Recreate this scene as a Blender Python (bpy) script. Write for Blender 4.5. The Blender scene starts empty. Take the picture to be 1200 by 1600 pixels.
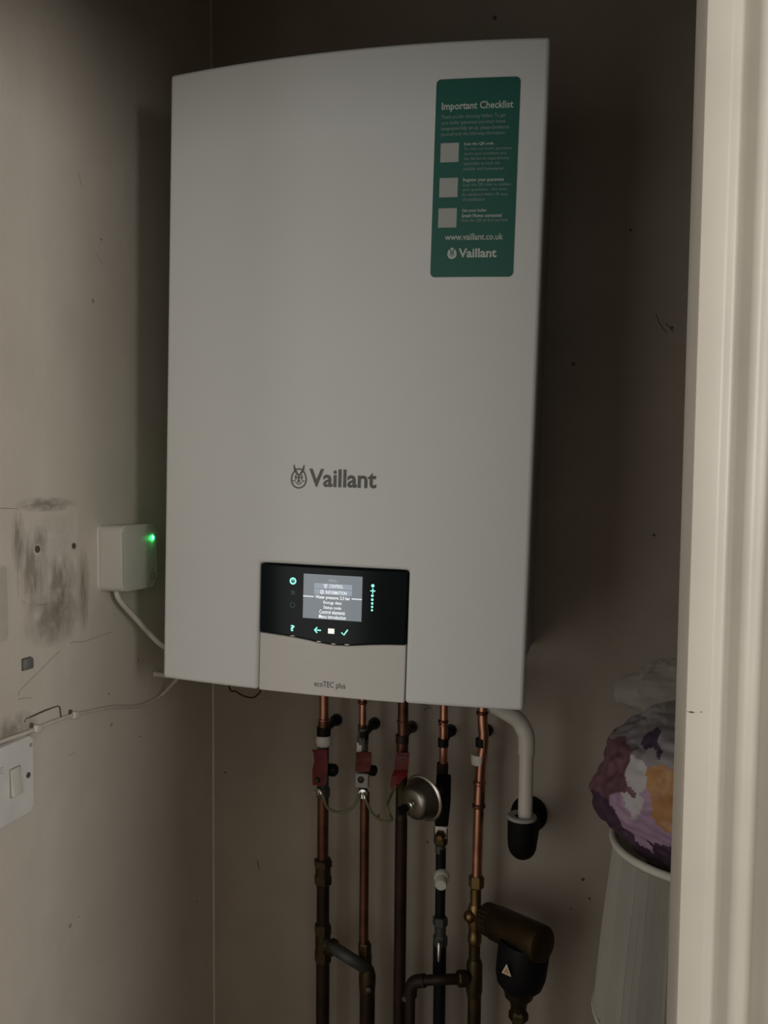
import bpy, bmesh, math, random
from mathutils import Vector, Matrix, Euler, noise
random.seed(7)
PI = math.pi
scene = bpy.context.scene
COL = scene.collection

# ------------------------------------------------------------------ camera
CAM = Vector((0.2816, -1.2323, 1.2333))
YAW, PITCH, ROLL = 0.2463, -0.0582, 0.0090
FPX, SHY = 1292.24, 47.54                      # focal length and vertical shift, 1200x1600 frame
_f = Vector((-math.sin(YAW)*math.cos(PITCH), math.cos(YAW)*math.cos(PITCH), math.sin(PITCH)))
_r0 = Vector((math.cos(YAW), math.sin(YAW), 0)); _u0 = _r0.cross(_f)
RGT = math.cos(ROLL)*_r0 + math.sin(ROLL)*_u0
UPV = -math.sin(ROLL)*_r0 + math.cos(ROLL)*_u0
FWD = _f
cd = bpy.data.cameras.new('camera'); cam = bpy.data.objects.new('camera', cd); COL.objects.link(cam)
cd.sensor_fit = 'VERTICAL'; cd.sensor_height = 32.0
cd.lens = 32.0*FPX/1600.0
cd.shift_y = SHY/1600.0
cd.clip_start = 0.02
m3 = Matrix((RGT, UPV, -FWD)).transposed()
cam.matrix_world = Matrix.Translation(CAM) @ m3.to_4x4()
scene.camera = cam

# ------------------------------------------------------------------ world, light, exposure
w = bpy.data.worlds.new('world'); scene.world = w; w.use_nodes = True
w.node_tree.nodes['Background'].inputs[0].default_value = (0.55, 0.6, 0.7, 1)
w.node_tree.nodes['Background'].inputs[1].default_value = 0.02
scene.view_settings.view_transform = 'Standard'
scene.view_settings.look = 'None'
scene.view_settings.gamma = 1.0
scene.view_settings.use_curve_mapping = False
scene.view_settings.exposure = 0.0

# daylight through unseen windows placed to suit the light, the last an added fill
FZ, CEIL = -0.25, 2.15                        # floor and ceiling heights
WY = -2.7                                     # rear wall of the room
WR = 1.75                                     # right wall of the room
WIN1 = (-1.4, -0.5, -0.10, 1.80)              # x0 x1 z0 z1: tall glazed opening in the rear wall
WIN2 = (-2.35, -1.62, 1.15, 1.80)             # y0 y1 z0 z1: window in the right wall
FILL_WIN = (0.0, 1.3, 1.20, 1.80)                 # x0 x1 z0 z1: added opening for soft fill in the rear wall
def opening_light(loc, rot, sx, sy, energy):
    ld = bpy.data.lights.new('daylight_and_fill', 'AREA'); ld.shape = 'RECTANGLE'
    ld.size = sx; ld.size_y = sy; ld.energy = energy; ld.color = (1.0, 0.985, 0.95)
    lo = bpy.data.objects.new('daylight_and_fill', ld); COL.objects.link(lo)
    lo.location = loc; lo.rotation_euler = rot
opening_light(((WIN1[0]+WIN1[1])/2, WY-.01, (WIN1[2]+WIN1[3])/2), (PI/2, 0, 0), WIN1[1]-WIN1[0], WIN1[3]-WIN1[2], 10.1)
opening_light((WR+.01, (WIN2[0]+WIN2[1])/2, (WIN2[2]+WIN2[3])/2), (PI/2, 0, PI/2), WIN2[1]-WIN2[0], WIN2[3]-WIN2[2], 23.2)
opening_light(((FILL_WIN[0]+FILL_WIN[1])/2, WY-.01, (FILL_WIN[2]+FILL_WIN[3])/2), (PI/2, 0, 0), FILL_WIN[1]-FILL_WIN[0], FILL_WIN[3]-FILL_WIN[2], 3.1)  # soft fill in place of room bounce, no known window

# ------------------------------------------------------------------ measuring helpers
def ray(u, v):
    return RGT*((u-600)/FPX) + UPV*(-(v-800-SHY)/FPX) + FWD
def at(u, v, Y):
    d = ray(u, v); return CAM + d*((Y-CAM.y)/d.y)
def atx(u, v, X):
    d = ray(u, v); return CAM + d*((X-CAM.x)/d.x)
def mpp(P):
    return (Vector(P)-CAM).dot(FWD)/FPX          # metres per pixel at a point

# ------------------------------------------------------------------ materials
def mat(name, col, rough=.6, metal=0, var=0.0, vscale=8.0, bump=0.0, bscale=60.0, col2=None, emit=None, estr=0, coat=0, alpha=1, spec=.5, trans=0):
    m = bpy.data.materials.new(name); m.use_nodes = True
    nt = m.node_tree; b = nt.nodes['Principled BSDF']
    b.inputs['Base Color'].default_value = (*col, 1); b.inputs['Roughness'].default_value = rough
    b.inputs['Metallic'].default_value = metal; b.inputs['Specular IOR Level'].default_value = spec
    b.inputs['Coat Weight'].default_value = coat; b.inputs['Alpha'].default_value = alpha
    b.inputs['Transmission Weight'].default_value = trans
    tc = nt.nodes.new('ShaderNodeTexCoord')
    if var > 0 or col2:
        n = nt.nodes.new('ShaderNodeTexNoise'); n.inputs['Scale'].default_value = vscale; n.inputs['Detail'].default_value = 6
        nt.links.new(tc.outputs['Object'], n.inputs['Vector'])
        r = nt.nodes.new('ShaderNodeValToRGB')
        r.color_ramp.elements[0].position = .35; r.color_ramp.elements[1].position = .7
        c2 = col2 or tuple(c*(1-var) for c in col)
        r.color_ramp.elements[0].color = (*c2, 1); r.color_ramp.elements[1].color = (*col, 1)
        nt.links.new(n.outputs['Fac'], r.inputs['Fac']); nt.links.new(r.outputs['Color'], b.inputs['Base Color'])
    if bump > 0:
        n2 = nt.nodes.new('ShaderNodeTexNoise'); n2.inputs['Scale'].default_value = bscale; n2.inputs['Detail'].default_value = 5
        nt.links.new(tc.outputs['Object'], n2.inputs['Vector'])
        bp = nt.nodes.new('ShaderNodeBump'); bp.inputs['Strength'].default_value = bump; bp.inputs['Distance'].default_value = .004
        nt.links.new(n2.outputs['Fac'], bp.inputs['Height']); nt.links.new(bp.outputs['Normal'], b.inputs['Normal'])
    if emit:
        b.inputs['Emission Color'].default_value = (*emit, 1); b.inputs['Emission Strength'].default_value = estr
    return m

def plaster(name, base, dirty, speck=.5):
    """old painted plaster: uneven tone, grubby patches, small dark nicks, shallow lumps"""
    m = bpy.data.materials.new(name); m.use_nodes = True
    nt = m.node_tree; N = nt.nodes; L = nt.links; b = N['Principled BSDF']
    b.inputs['Roughness'].default_value = .75; b.inputs['Specular IOR Level'].default_value = .25
    tc = N.new('ShaderNodeTexCoord')
    n1 = N.new('ShaderNodeTexNoise'); n1.inputs['Scale'].default_value = 3.2; n1.inputs['Detail'].default_value = 8; n1.inputs['Roughness'].default_value = .6
    L.new(tc.outputs['Object'], n1.inputs['Vector'])
    r1 = N.new('ShaderNodeValToRGB'); r1.color_ramp.elements[0].position = .3; r1.color_ramp.elements[1].position = .62
    r1.color_ramp.elements[0].color = (*dirty, 1); r1.color_ramp.elements[1].color = (*base, 1)
    L.new(n1.outputs['Fac'], r1.inputs['Fac'])
    # small dark nicks
    n2 = N.new('ShaderNodeTexVoronoi'); n2.inputs['Scale'].default_value = 16
    L.new(tc.outputs['Object'], n2.inputs['Vector'])
    nd = N.new('ShaderNodeTexNoise'); nd.inputs['Scale'].default_value = 11; L.new(tc.outputs['Object'], nd.inputs['Vector'])
    lt = N.new('ShaderNodeMath'); lt.operation = 'LESS_THAN'; lt.inputs[1].default_value = .045
    L.new(n2.outputs['Distance'], lt.inputs[0])
    gt = N.new('ShaderNodeMath'); gt.operation = 'GREATER_THAN'; gt.inputs[1].default_value = .57; L.new(nd.outputs['Fac'], gt.inputs[0])
    mu = N.new('ShaderNodeMath'); mu.operation = 'MULTIPLY'; L.new(lt.outputs[0], mu.inputs[0]); L.new(gt.outputs[0], mu.inputs[1])
    ms = N.new('ShaderNodeMath'); ms.operation = 'MULTIPLY'; ms.inputs[1].default_value = speck; L.new(mu.outputs[0], ms.inputs[0])
    mx = N.new('ShaderNodeMixRGB'); mx.inputs[2].default_value = (.08, .065, .05, 1)
    L.new(ms.outputs[0], mx.inputs[0]); L.new(r1.outputs['Color'], mx.inputs[1]); L.new(mx.outputs['Color'], b.inputs['Base Color'])
    n3 = N.new('ShaderNodeTexNoise'); n3.inputs['Scale'].default_value = 26; n3.inputs['Detail'].default_value = 7
    L.new(tc.outputs['Object'], n3.inputs['Vector'])
    bp = N.new('ShaderNodeBump'); bp.inputs['Strength'].default_value = .22; bp.inputs['Distance'].default_value = .006
    L.new(n3.outputs['Fac'], bp.inputs['Height']); L.new(bp.outputs['Normal'], b.inputs['Normal'])
    return m

M = dict(
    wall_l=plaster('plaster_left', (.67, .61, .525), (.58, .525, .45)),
    wall_b=plaster('plaster_back', (.40, .345, .285), (.31, .265, .215), .8),  # same plaster as the left wall, darkened to carry cupboard shade
    room=mat('room_paint', (.62, .58, .52), .8, var=.08),
    ceil=mat('ceiling_paint', (.45, .42, .38), .85, var=.08),
    floor=mat('floor_boards', (.22, .15, .10), .6, var=.3, vscale=6),
    gloss=mat('gloss_trim_paint', (.60, .56, .485), .42, var=.10, vscale=14, bump=.12, bscale=18),
    enamel=mat('white_enamel', (.80, .82, .81), .45, var=.03, vscale=3),
    enamel_in=mat('grey_casing', (.42, .42, .42), .6),
    flap=mat('pale_grey_plastic', (.70, .685, .655), .5),
    glass=mat('black_glass', (.004, .009, .010), .16, spec=.12),
    dark=mat('dark_gap', (.02, .02, .02), .8),
    silver=mat('silver_print', (.085, .082, .073), .4, metal=.4),
    print_dark=mat('dark_print', (.10, .10, .10), .6),
    green=mat('green_vinyl', (.018, .135, .105), .5),
    print_white=mat('white_print', (.60, .66, .62), .6),
    square=mat('grey_white_square', (.46, .49, .47), .6),
    print_dim=mat('pale_green_print', (.30, .40, .36), .6),
    screen=mat('screen_back', (.02, .02, .02), .3, emit=(.16, .18, .20), estr=1.0),
    screen_btn=mat('screen_button', (.02, .02, .02), .3, emit=(.27, .31, .36), estr=1.0),
    screen_txt=mat('screen_text', (.02, .02, .02), .3, emit=(.92, .95, .95), estr=1.0),
    screen_dim=mat('screen_dim_text', (.02, .02, .02), .3, emit=(.36, .39, .40), estr=1.0),
    teal=mat('teal_led', (.02, .02, .02), .3, emit=(.30, 1.0, .78), estr=1.15),
    teal_dim=mat('teal_led_dim', (.02, .02, .02), .3, emit=(.02, .075, .065), estr=1.0),
    white_led=mat('white_led', (.02, .02, .02), .3, emit=(.9, .9, .82), estr=1.0),
    plastic=mat('white_plastic', (.62, .59, .53), .45),
    plastic_grub=mat('grubby_white_plastic', (.74, .725, .69), .5, var=.10, vscale=30),
    green_led=mat('green_led', (.05, .3, .1), .3, emit=(.010, 1.0, .12), estr=55.0),
    cable=mat('white_cable', (.66, .63, .57), .5),
    painted=mat('painted_over', (.62, .565, .49), .7, var=.1, vscale=40),
    patch=mat('bare_paint_patch', (.72, .66, .585), .7, col2=(.62, .56, .48), vscale=26, bump=.15, bscale=60),
    grub=mat('grubby_line', (.33, .29, .24), .85),
    mark=mat('dark_mark', (.09, .075, .06), .9),
    scratch=mat('faint_scratch', (.20, .17, .14), .9),
    grey_plug=mat('grey_rubber', (.16, .16, .155), .7, var=.2, vscale=90),
    copper=mat('copper', (.66, .33, .22), .36, 1.0, col2=(.42, .20, .13), vscale=38, bump=.05, bscale=90),
    copper_dk=mat('tarnished_shaded_copper', (.25, .115, .07), .45, .9, col2=(.11, .05, .033), vscale=22),  # tarnish, plus weaker light lower down darkened into the colour
    copper_dk2=mat('brown_shaded_copper', (.046, .021, .013), .55, .5, col2=(.020, .010, .007), vscale=20),  # oxidised brown, with the downward falloff of light painted in
    brass=mat('brass', (.30, .195, .085), .42, 1.0, col2=(.18, .12, .052), vscale=30),
    brass_dk=mat('dull_shaded_brass', (.095, .066, .030), .5, .85, col2=(.048, .034, .018), vscale=24),  # dull brass, darkened likewise for the dim lower fittings
    chrome=mat('chrome', (.62, .60, .55), .25, 1.0),
    steel=mat('stainless', (.32, .295, .255), .32, 1.0, var=.25, vscale=30),
    grey_metal=mat('weathered_grey_metal', (.115, .118, .108), .6, .6, var=.35, vscale=40),
    black=mat('black_plastic', (.007, .007, .008), .5, spec=.15),
    rubber=mat('black_rubber', (.006, .006, .0065), .65, spec=.12),
    red=mat('red_lever', (.34, .026, .028), .5, col2=(.19, .02, .022), vscale=50),
    red_faded=mat('faded_red_lever', (.34, .075, .06), .55, col2=(.20, .05, .04), vscale=50),
    seal=mat('grey_seal', (.34, .33, .30), .7),
    earth=mat('green_yellow_wire', (.20, .19, .08), .5, col2=(.085, .11, .05), vscale=60),
    pvc=mat('white_waste_pipe', (.62, .585, .52), .42),
    warn=mat('warning_sticker', (.75, .68, .55), .6),
    warn_in=mat('warning_orange', (.55, .30, .12), .6),
    shade=mat('white_pleated_fabric', (.66, .635, .57), .9, var=.06, vscale=20),
)

# ------------------------------------------------------------------ mesh helpers
def obj(name, bm, material, parent=None, world=True, smooth=40, kind=None):
    me = bpy.data.meshes.new(name)
    if parent is not None and world:
        inv = parent_world(parent).inverted(); bm.transform(inv)
    bmesh.ops.recalc_face_normals(bm, faces=bm.faces)
    bm.to_mesh(me); bm.free()
    if smooth:
        for p in me.polygons: p.use_smooth = True
        me.set_sharp_from_angle(angle=math.radians(smooth))
    for mm in (material if isinstance(material, (list, tuple)) else [material]): me.materials.append(mm)
    o = bpy.data.objects.new(name, me); COL.objects.link(o)
    if parent is not None: o.parent = parent
    if kind: o['kind'] = kind
    return o
def parent_world(o):
    m = Matrix.LocRotScale(o.location, o.rotation_euler, Vector((1, 1, 1)))
    return parent_world(o.parent) @ m if o.parent else m
def tag(o, label, cat=None, group=None, kind=None):
    o['label'] = label
    if cat: o['category'] = cat
    if group: o['group'] = group
    if kind: o['kind'] = kind
    return o
def thing(name, label, cat, loc, group=None, rot=(0, 0, 0)):
    o = bpy.data.objects.new(name, None); COL.objects.link(o); o.location = loc; o.rotation_euler = rot
    o.empty_display_size = .02
    return tag(o, label, cat, group)
def bm_box(bm, lo, hi, bev=0, seg=2, mtx=None):
    b = bmesh.new(); bmesh.ops.create_cube(b, size=1)
    lo, hi = Vector(lo), Vector(hi)
    for v in b.verts: v.co = Vector(((lo[i]+hi[i])/2 + v.co[i]*(hi[i]-lo[i]) for i in range(3)))
    if bev: bmesh.ops.bevel(b, geom=list(b.edges), offset=bev, segments=seg, profile=.5, affect='EDGES')
    if mtx: b.transform(mtx)
    merge(bm, b); return bm
def merge(bm, b):
    me = bpy.data.meshes.new('tmp'); b.to_mesh(me); b.free(); bm.from_mesh(me); bpy.data.meshes.remove(me)
def box(lo, hi, bev=0, seg=2, mtx=None): return bm_box(bmesh.new(), lo, hi, bev, seg, mtx)
def aim(origin, direction):
    return Matrix.Translation(origin) @ Vector(direction).to_track_quat('Z', 'Y').to_matrix().to_4x4()
def lathe(profile, mtx=Matrix(), n=24, bm=None, cap=True):
    """profile: list of (radius, height) along local +Z"""
    b = bmesh.new(); rings = []
    for r, z in profile:
        rings.append([b.verts.new((r*math.cos(2*PI*k/n), r*math.sin(2*PI*k/n), z)) for k in range(n)])
    for a, c in zip(rings, rings[1:]):
        for k in range(n): b.faces.new((a[k], a[(k+1) % n], c[(k+1) % n], c[k]))
    if cap: b.faces.new(rings[0][::-1]); b.faces.new(rings[-1])
    b.transform(mtx)
    if bm is None: return b
    merge(bm, b); return bm
def tube(pts, r, n=12, bm=None, cap=True):
    pts = [Vector(p) for p in pts]; b = bmesh.new(); rings = []
    rs = r if isinstance(r, (list, tuple)) else [r]*len(pts)
    up = None
    for i, p in enumerate(pts):
        t = (pts[min(i+1, len(pts)-1)] - pts[max(i-1, 0)]).normalized()
        if up is None:
            up = Vector((0, 0, 1)) if abs(t.z) < .9 else Vector((1, 0, 0))
        s = t.cross(up).normalized(); up = s.cross(t).normalized()
        rings.append([b.verts.new(p + (s*math.cos(2*PI*k/n) + up*math.sin(2*PI*k/n))*rs[i]) for k in range(n)])
    for a, c in zip(rings, rings[1:]):
        for k in range(n): b.faces.new((a[k], a[(k+1) % n], c[(k+1) % n], c[k]))
    if cap: b.faces.new(rings[0][::-1]); b.faces.new(rings[-1])
    if bm is None: return b
    merge(bm, b); return bm
def spline(pts, sub=8):
    pts = [Vector(p) for p in pts]; out = []
    for i in range(len(pts)-1):
        p0, p1, p2, p3 = pts[max(i-1, 0)], pts[i], pts[i+1], pts[min(i+2, len(pts)-1)]
        for k in range(sub):
            t = k/sub
            out.append(.5*((2*p1)+(p2-p0)*t+(2*p0-5*p1+4*p2-p3)*t*t+(3*p1-p0-3*p2+p3)*t**3))
    out.append(pts[-1]); return out
def prism(poly, axis, a, b_, bm=None, bev=0):
    """extrude 2-D polygon: axis 'x' -> (y,z), 'y' -> (x,z), 'z' -> (x,y)"""
    def P(p, h): return {'x': (h, p[0], p[1]), 'y': (p[0], h, p[1]), 'z': (p[0], p[1], h)}[axis]
    b = bmesh.new(); A = [b.verts.new(P(p, a)) for p in poly]; B = [b.verts.new(P(p, b_)) for p in poly]
    b.faces.new(A); b.faces.new(B[::-1])
    for k in range(len(poly)): b.faces.new((A[k], B[k], B[(k+1) % len(poly)], A[(k+1) % len(poly)]))
    if bev: bmesh.ops.bevel(b, geom=list(b.edges), offset=bev, segments=2, profile=.5, affect='EDGES')
    if bm is None: return b
    merge(bm, b); return bm
def rrect(x0, z0, x1, z1, r, n=5):
    out = []
    for cx, cz, a0 in ((x1-r, z1-r, 0), (x0+r, z1-r, 90), (x0+r, z0+r, 180), (x1-r, z0+r, 270)):
        for k in range(n+1):
            a = math.radians(a0+90*k/n); out.append((cx+r*math.cos(a), cz+r*math.sin(a)))
    return out

# ------------------------------------------------------------------ the setting
XL = -0.316            # left wall plane
YF = -0.80             # face of the door frame
def struct(name, bm, m, label, parent=None):
    o = obj(name, bm, m, parent, smooth=0)
    tag(o, label, kind='structure'); return o
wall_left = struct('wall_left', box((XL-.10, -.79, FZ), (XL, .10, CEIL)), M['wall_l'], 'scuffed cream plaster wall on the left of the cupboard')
wall_back = struct('wall_back', box((XL, 0, FZ), (.78, .10, CEIL)), M['wall_b'], 'grubby plaster wall darkened for shade, behind the boiler and pipes')
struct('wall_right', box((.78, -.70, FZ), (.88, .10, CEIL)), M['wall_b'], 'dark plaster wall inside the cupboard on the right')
struct('floor', box((-1.7, WY-.1, FZ-.08), (WR+.1, .10, FZ)), M['floor'], 'brown boarded floor')
struct('ceiling', box((-1.7, WY-.1, CEIL), (WR+.1, .10, CEIL+.08)), M['ceil'], 'plain painted ceiling')
# door frame: profile read across the moulding, x outwards from the opening, y towards the viewer
XJ = at(1078, 800, YF).x
prof = [(XJ, YF+.040), (XJ, YF+.002), (XJ+.0012, YF), (XJ+.0120, YF-.0005), (XJ+.0138, YF+.0005), (XJ+.0165, YF+.0040), (XJ+.0190, YF+.0046),
        (XJ+.0215, YF+.0030), (XJ+.0245, YF-.0002), (XJ+.0275, YF-.0010), (XJ+.0300, YF+.0005), (XJ+.0330, YF+.0034), (XJ+.0362, YF+.0036),
        (XJ+.0400, YF-.0010), (XJ+.0450, YF-.0045), (XJ+.0520, YF-.0060), (XJ+.060, YF-.0060), (XJ+.063, YF-.0035), (XJ+.063, YF+.040)]
LINT = 1.668  # unseen frame head, set low to shade the top of the cupboard
t1 = obj('trim_1', prism(prof, 'z', FZ, LINT+.05), M['gloss'], smooth=50)
tag(t1, 'cream gloss moulded door frame upright at the right edge', kind='structure')
obj('paint_crack', tube([at(1131, 300, YF-.0002), at(1129, 360, YF-.0002), at(1127, 420, YF-.0002), at(1126.5, 464, YF-.0002)], .00025, 5), M['mark'], t1)
obj('paint_crack', tube([at(1074+k*2.7, 1113+(k % 2)*.8+abs(k-5)*-.3, YF-.0001) for k in range(10)], [.00015+.0003*(k in (2, 3, 8)) for k in range(10)], 5), M['mark'], t1)
t2 = obj('trim_2', prism([(-.300-(x-XJ), y) for x, y in prof], 'z', FZ, LINT+.05), M['gloss'], smooth=50)
tag(t2, 'cream gloss moulded door frame upright on the left side', kind='structure')
t3 = obj('trim_3', prism([(y, LINT+(x-XJ)) for x, y in prof], 'x', -.36, XJ+.063), M['gloss'], smooth=50)
tag(t3, 'cream gloss moulded head of the door frame', kind='structure')
bm = box((XJ+.05, -.79, FZ), (WR, -.70, CEIL)); bm_box(bm, (-1.6, -.79, FZ), (-.33, -.70, CEIL)); bm_box(bm, (-.33, -.79, LINT+.03), (XJ+.05, -.70, CEIL))
struct('wall_front', bm, M['room'], 'painted wall holding the cupboard door opening')
struct('wall_room_left', box((-1.7, WY-.1, FZ), (-1.6, -.70, CEIL)), M['room'], 'plain painted wall on the left of the outer room')
def holed(axis, a, b_, lo, hi, z0, z1, f0, f1):
    """wall slab with a window opening; axis 'y' runs along x, axis 'x' runs along y"""
    bm = bmesh.new()
    for p, q, r, t in ((lo, a, FZ, CEIL), (b_, hi, FZ, CEIL), (a, b_, FZ, z0), (a, b_, z1, CEIL)):
        if axis == 'y': bm_box(bm, (p, f0, r), (q, f1, t))
        else: bm_box(bm, (f0, p, r), (f1, q, t))
    return bm
bm = holed('y', WIN1[0], WIN1[1], -1.7, -.2, WIN1[2], WIN1[3], WY-.1, WY); merge(bm, holed('y', FILL_WIN[0], FILL_WIN[1], -.2, WR+.1, FILL_WIN[2], FILL_WIN[3], WY-.1, WY))
struct('wall_room_rear', bm, M['room'], 'painted wall of the outer room with a glazed opening and an added fill opening')
struct('wall_room_right', holed('x', WIN2[0], WIN2[1], WY, -.70, WIN2[2], WIN2[3], WR, WR+.1), M['room'], 'painted wall with the side window of the outer room')

# marks and fixings on the left wall
def onl(u, v, d=0.0): return atx(u, v, XL+d)
def ldot(name, u, v, r, m, depth=.0015):
    p = onl(u, v); bm = lathe([(r, -.001), (r, depth*.6), (r*.6, depth)], aim(p, (1, 0, 0)), 12); return obj(name, bm, m, wall_left)
def lpatch(name, pts, m, th=.0008):
    poly = [(onl(u, v).y, onl(u, v).z) for u, v in pts]
    return obj(name, prism(poly, 'x', XL-.0005, XL+th), m, wall_left, smooth=30)
def smear_material(name, col, strength, sy=3.0, sz=.7):
    """grime with ragged soft edges, streaked downwards"""
    m = bpy.data.materials.new(name); m.use_nodes = True; nt = m.node_tree; N = nt.nodes; L = nt.links; b = N['Principled BSDF']
    b.inputs['Base Color'].default_value = (*col, 1); b.inputs['Roughness'].default_value = .85
    tc = N.new('ShaderNodeTexCoord'); mp = N.new('ShaderNodeMapping'); mp.inputs['Location'].default_value = (0, -1, -1); mp.inputs['Scale'].default_value = (0, 2, 2)
    L.new(tc.outputs['Generated'], mp.inputs['Vector'])
    g = N.new('ShaderNodeTexGradient'); g.gradient_type = 'SPHERICAL'; L.new(mp.outputs['Vector'], g.inputs['Vector'])
    m2 = N.new('ShaderNodeMapping'); m2.inputs['Scale'].default_value = (1, sy, sz); L.new(tc.outputs['Generated'], m2.inputs['Vector'])
    n = N.new('ShaderNodeTexNoise'); n.inputs['Scale'].default_value = 4; n.inputs['Detail'].default_value = 6; L.new(m2.outputs['Vector'], n.inputs['Vector'])
    r = N.new('ShaderNodeMapRange'); r.inputs[1].default_value = .3; r.inputs[2].default_value = .7; L.new(n.outputs['Fac'], r.inputs[0])
    mu = N.new('ShaderNodeMath'); mu.operation = 'MULTIPLY'; L.new(g.outputs['Fac'], mu.inputs[0]); L.new(r.outputs[0], mu.inputs[1])
    k = N.new('ShaderNodeMath'); k.operation = 'MULTIPLY'; k.inputs[1].default_value = strength; k.use_clamp = True; L.new(mu.outputs[0], k.inputs[0]); L.new(k.outputs[0], b.inputs['Alpha'])
    return m
SMEAR = smear_material('grime_smear', (.34, .295, .24), 1.25, 1.6, .7)
SMEARW = smear_material('pale_filler_smear', (.76, .71, .64), 1.2, .8, .8)
def lsmear(u0, v0, u1, v1, m=SMEAR, th=.0016):
    a = onl(u0, v0); b_ = onl(u1, v1); y0, y1 = sorted((a.y, b_.y)); z0, z1 = sorted((a.z, b_.z))
    bm = bmesh.new(); f = [bm.verts.new((XL+th, y, z)) for y, z in ((y0, z0), (y1, z0), (y1, z1), (y0, z1))]; bm.faces.new(f)
    return obj('paint_smear', bm, m, wall_left, smooth=0)
patch = lpatch('paint_patch', [(28, 806), (33, 795), (44, 791), (108, 789), (117, 794), (120, 803), (119, 830), (118, 870), (118, 932), (112, 940), (40, 942), (32, 936), (30, 890), (29, 832)], M['patch'], .0012)
lsmear(20, 822, 76, 960); lsmear(60, 860, 122, 965); lsmear(118, 850, 140, 990); lsmear(20, 775, 118, 800); lsmear(14, 790, 40, 900); lsmear(50, 820, 75, 866)
lsmear(40, 795, 116, 885, SMEARW, .0018); lsmear(-30, 1128, 62, 1172); lsmear(30, 930, 130, 1000)
for u, v, r in ((56, 858, .0045), (113, 853, .0038)):
    p = onl(u, v)
    obj('screw_hole', lathe([(r, 0), (r*.95, .0024), (r*.5, .0028)], aim(p, (1, 0, 0)), 11), M['mark'], wall_left)
    obj('hole_rim', lathe([(r*1.5, 0), (r*1.5, .0016), (r*1.1, .0019)], aim(p+Vector((0, .001, -.001)), (1, 0, 0)), 9), M['painted'], wall_left)
for a in ([(0, 794), (28, 795)], [(110, 1006), (113, 1003), (130, 1003), (148, 997), (175, 987)], [(93, 1017), (60, 1050), (30, 1080), (28, 1088)], [(28, 1093), (40, 1090), (50, 1091)],
          [(59, 946), (74, 944)], [(107, 1181), (116, 1176)], [(157, 372), (158, 378)], [(122, 268), (128, 292)], [(150, 395), (160, 412)]):
    obj('scratch', tube([onl(u, v) for u, v in a], .00030, 5), M['scratch'], wall_left)
for u, v in ((216, 1032), (170, 1084), (219, 1151), (74, 799), (97, 831), (158, 374)):
    ldot('nick', u, v, .0011, M['mark'], .0006)
obj('paint_outline', tube([onl(u, v) for u, v in [(38, 1128), (40, 1123), (50, 1119), (70, 1110), (90, 1103), (93, 1105), (95, 1122), (95, 1126)]], [.0009, .0006, .0011, .0012, .0007, .0012, .0013, .0005], 6), M['mark'], wall_left)

plug = thing('wall_plug', 'square grey rubber plug stuck in the left wall', 'plug', onl(41, 1037))
s = .0065
c = onl(41, 1037)
obj('cap', box((XL-.001, c.y-s*1.1, c.z-s*.95), (XL+.005, c.y+s*1.1, c.z+s*.95), .0022, 3), M['grey_plug'], plug)
obj('rim', box((XL-.001, c.y-s*1.2, c.z-s*1.05), (XL+.0012, c.y+s*1.2, c.z+s*1.05), .001, 2), M['mark'], plug)

# sliver of a painted-over blank plate at the left edge
c0 = onl(8, 1000); c1 = onl(8, 882)
bp_ = thing('blank_plate', 'painted over blank cover plate cut by the left picture edge', 'cover plate', (XL, c0.y-.043, c0.z))
obj('plate', prism(rrect(c0.y-.086, c0.z, c0.y, c1.z, .006), 'x', XL-.001, XL+.004, bev=.001), M['painted'], bp_)
obj('screw', lathe([(.004, 0), (.004, .0012), (.002, .0016)], aim((XL+.004, c0.y-.043, (c0.z+c1.z)/2), (1, 0, 0)), 12), M['painted'], bp_)

# fused switch plate at the left edge
a = atx(55, 1146.5, XL+.012); b = atx(50, 1267, XL+.012)
y1 = (a.y+b.y)/2; z1 = a.z; z0 = b.z
sp = thing('switch_plate', 'white plastic fused switch plate with a rocker at the left edge', 'switch', (XL, y1-.043, z0))
pl = obj('face_plate', prism(rrect(y1-.086, z0, y1, z1, .004), 'x', XL-.001, XL+.0115, bev=.0018), M['plastic_grub'], sp)
c = atx(24, 1221, XL+.012)
obj('rocker_surround', prism(rrect(c.y-.0085, c.z-.0155, c.y+.0085, c.z+.0155, .0015), 'x', XL+.011, XL+.0121), M['grub'], pl)
rb = prism([(XL+.0112, c.z-.0142), (XL+.0165, c.z-.0142), (XL+.0138, c.z+.002), (XL+.0125, c.z+.0142), (XL+.0112, c.z+.0142)], 'y', c.y-.0072, c.y+.0072, bev=.0006)
obj('rocker', rb, M['plastic'], sp)
c = atx(44, 1211, XL+.0115)
sc = obj('screw', lathe([(.0032, -.001), (.0032, .0006), (.0022, .001)], aim(c, (1, 0, 0)), 14), M['mark'], sp)
c = atx(48, 1164, XL+.0115)
obj('screw_cover', lathe([(.0022, -.001), (.0022, .0004)], aim(c, (1, 0, 0)), 12), M['grub'], pl)
c = atx(2, 1206, XL+.0115)
for k in range(3): obj('printed_line', box((XL+.0113, c.y-.005, c.z-.002+k*.0028), (XL+.0117, c.y+.003, c.z-.0014+k*.0028)), M['grub'], pl)

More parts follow.
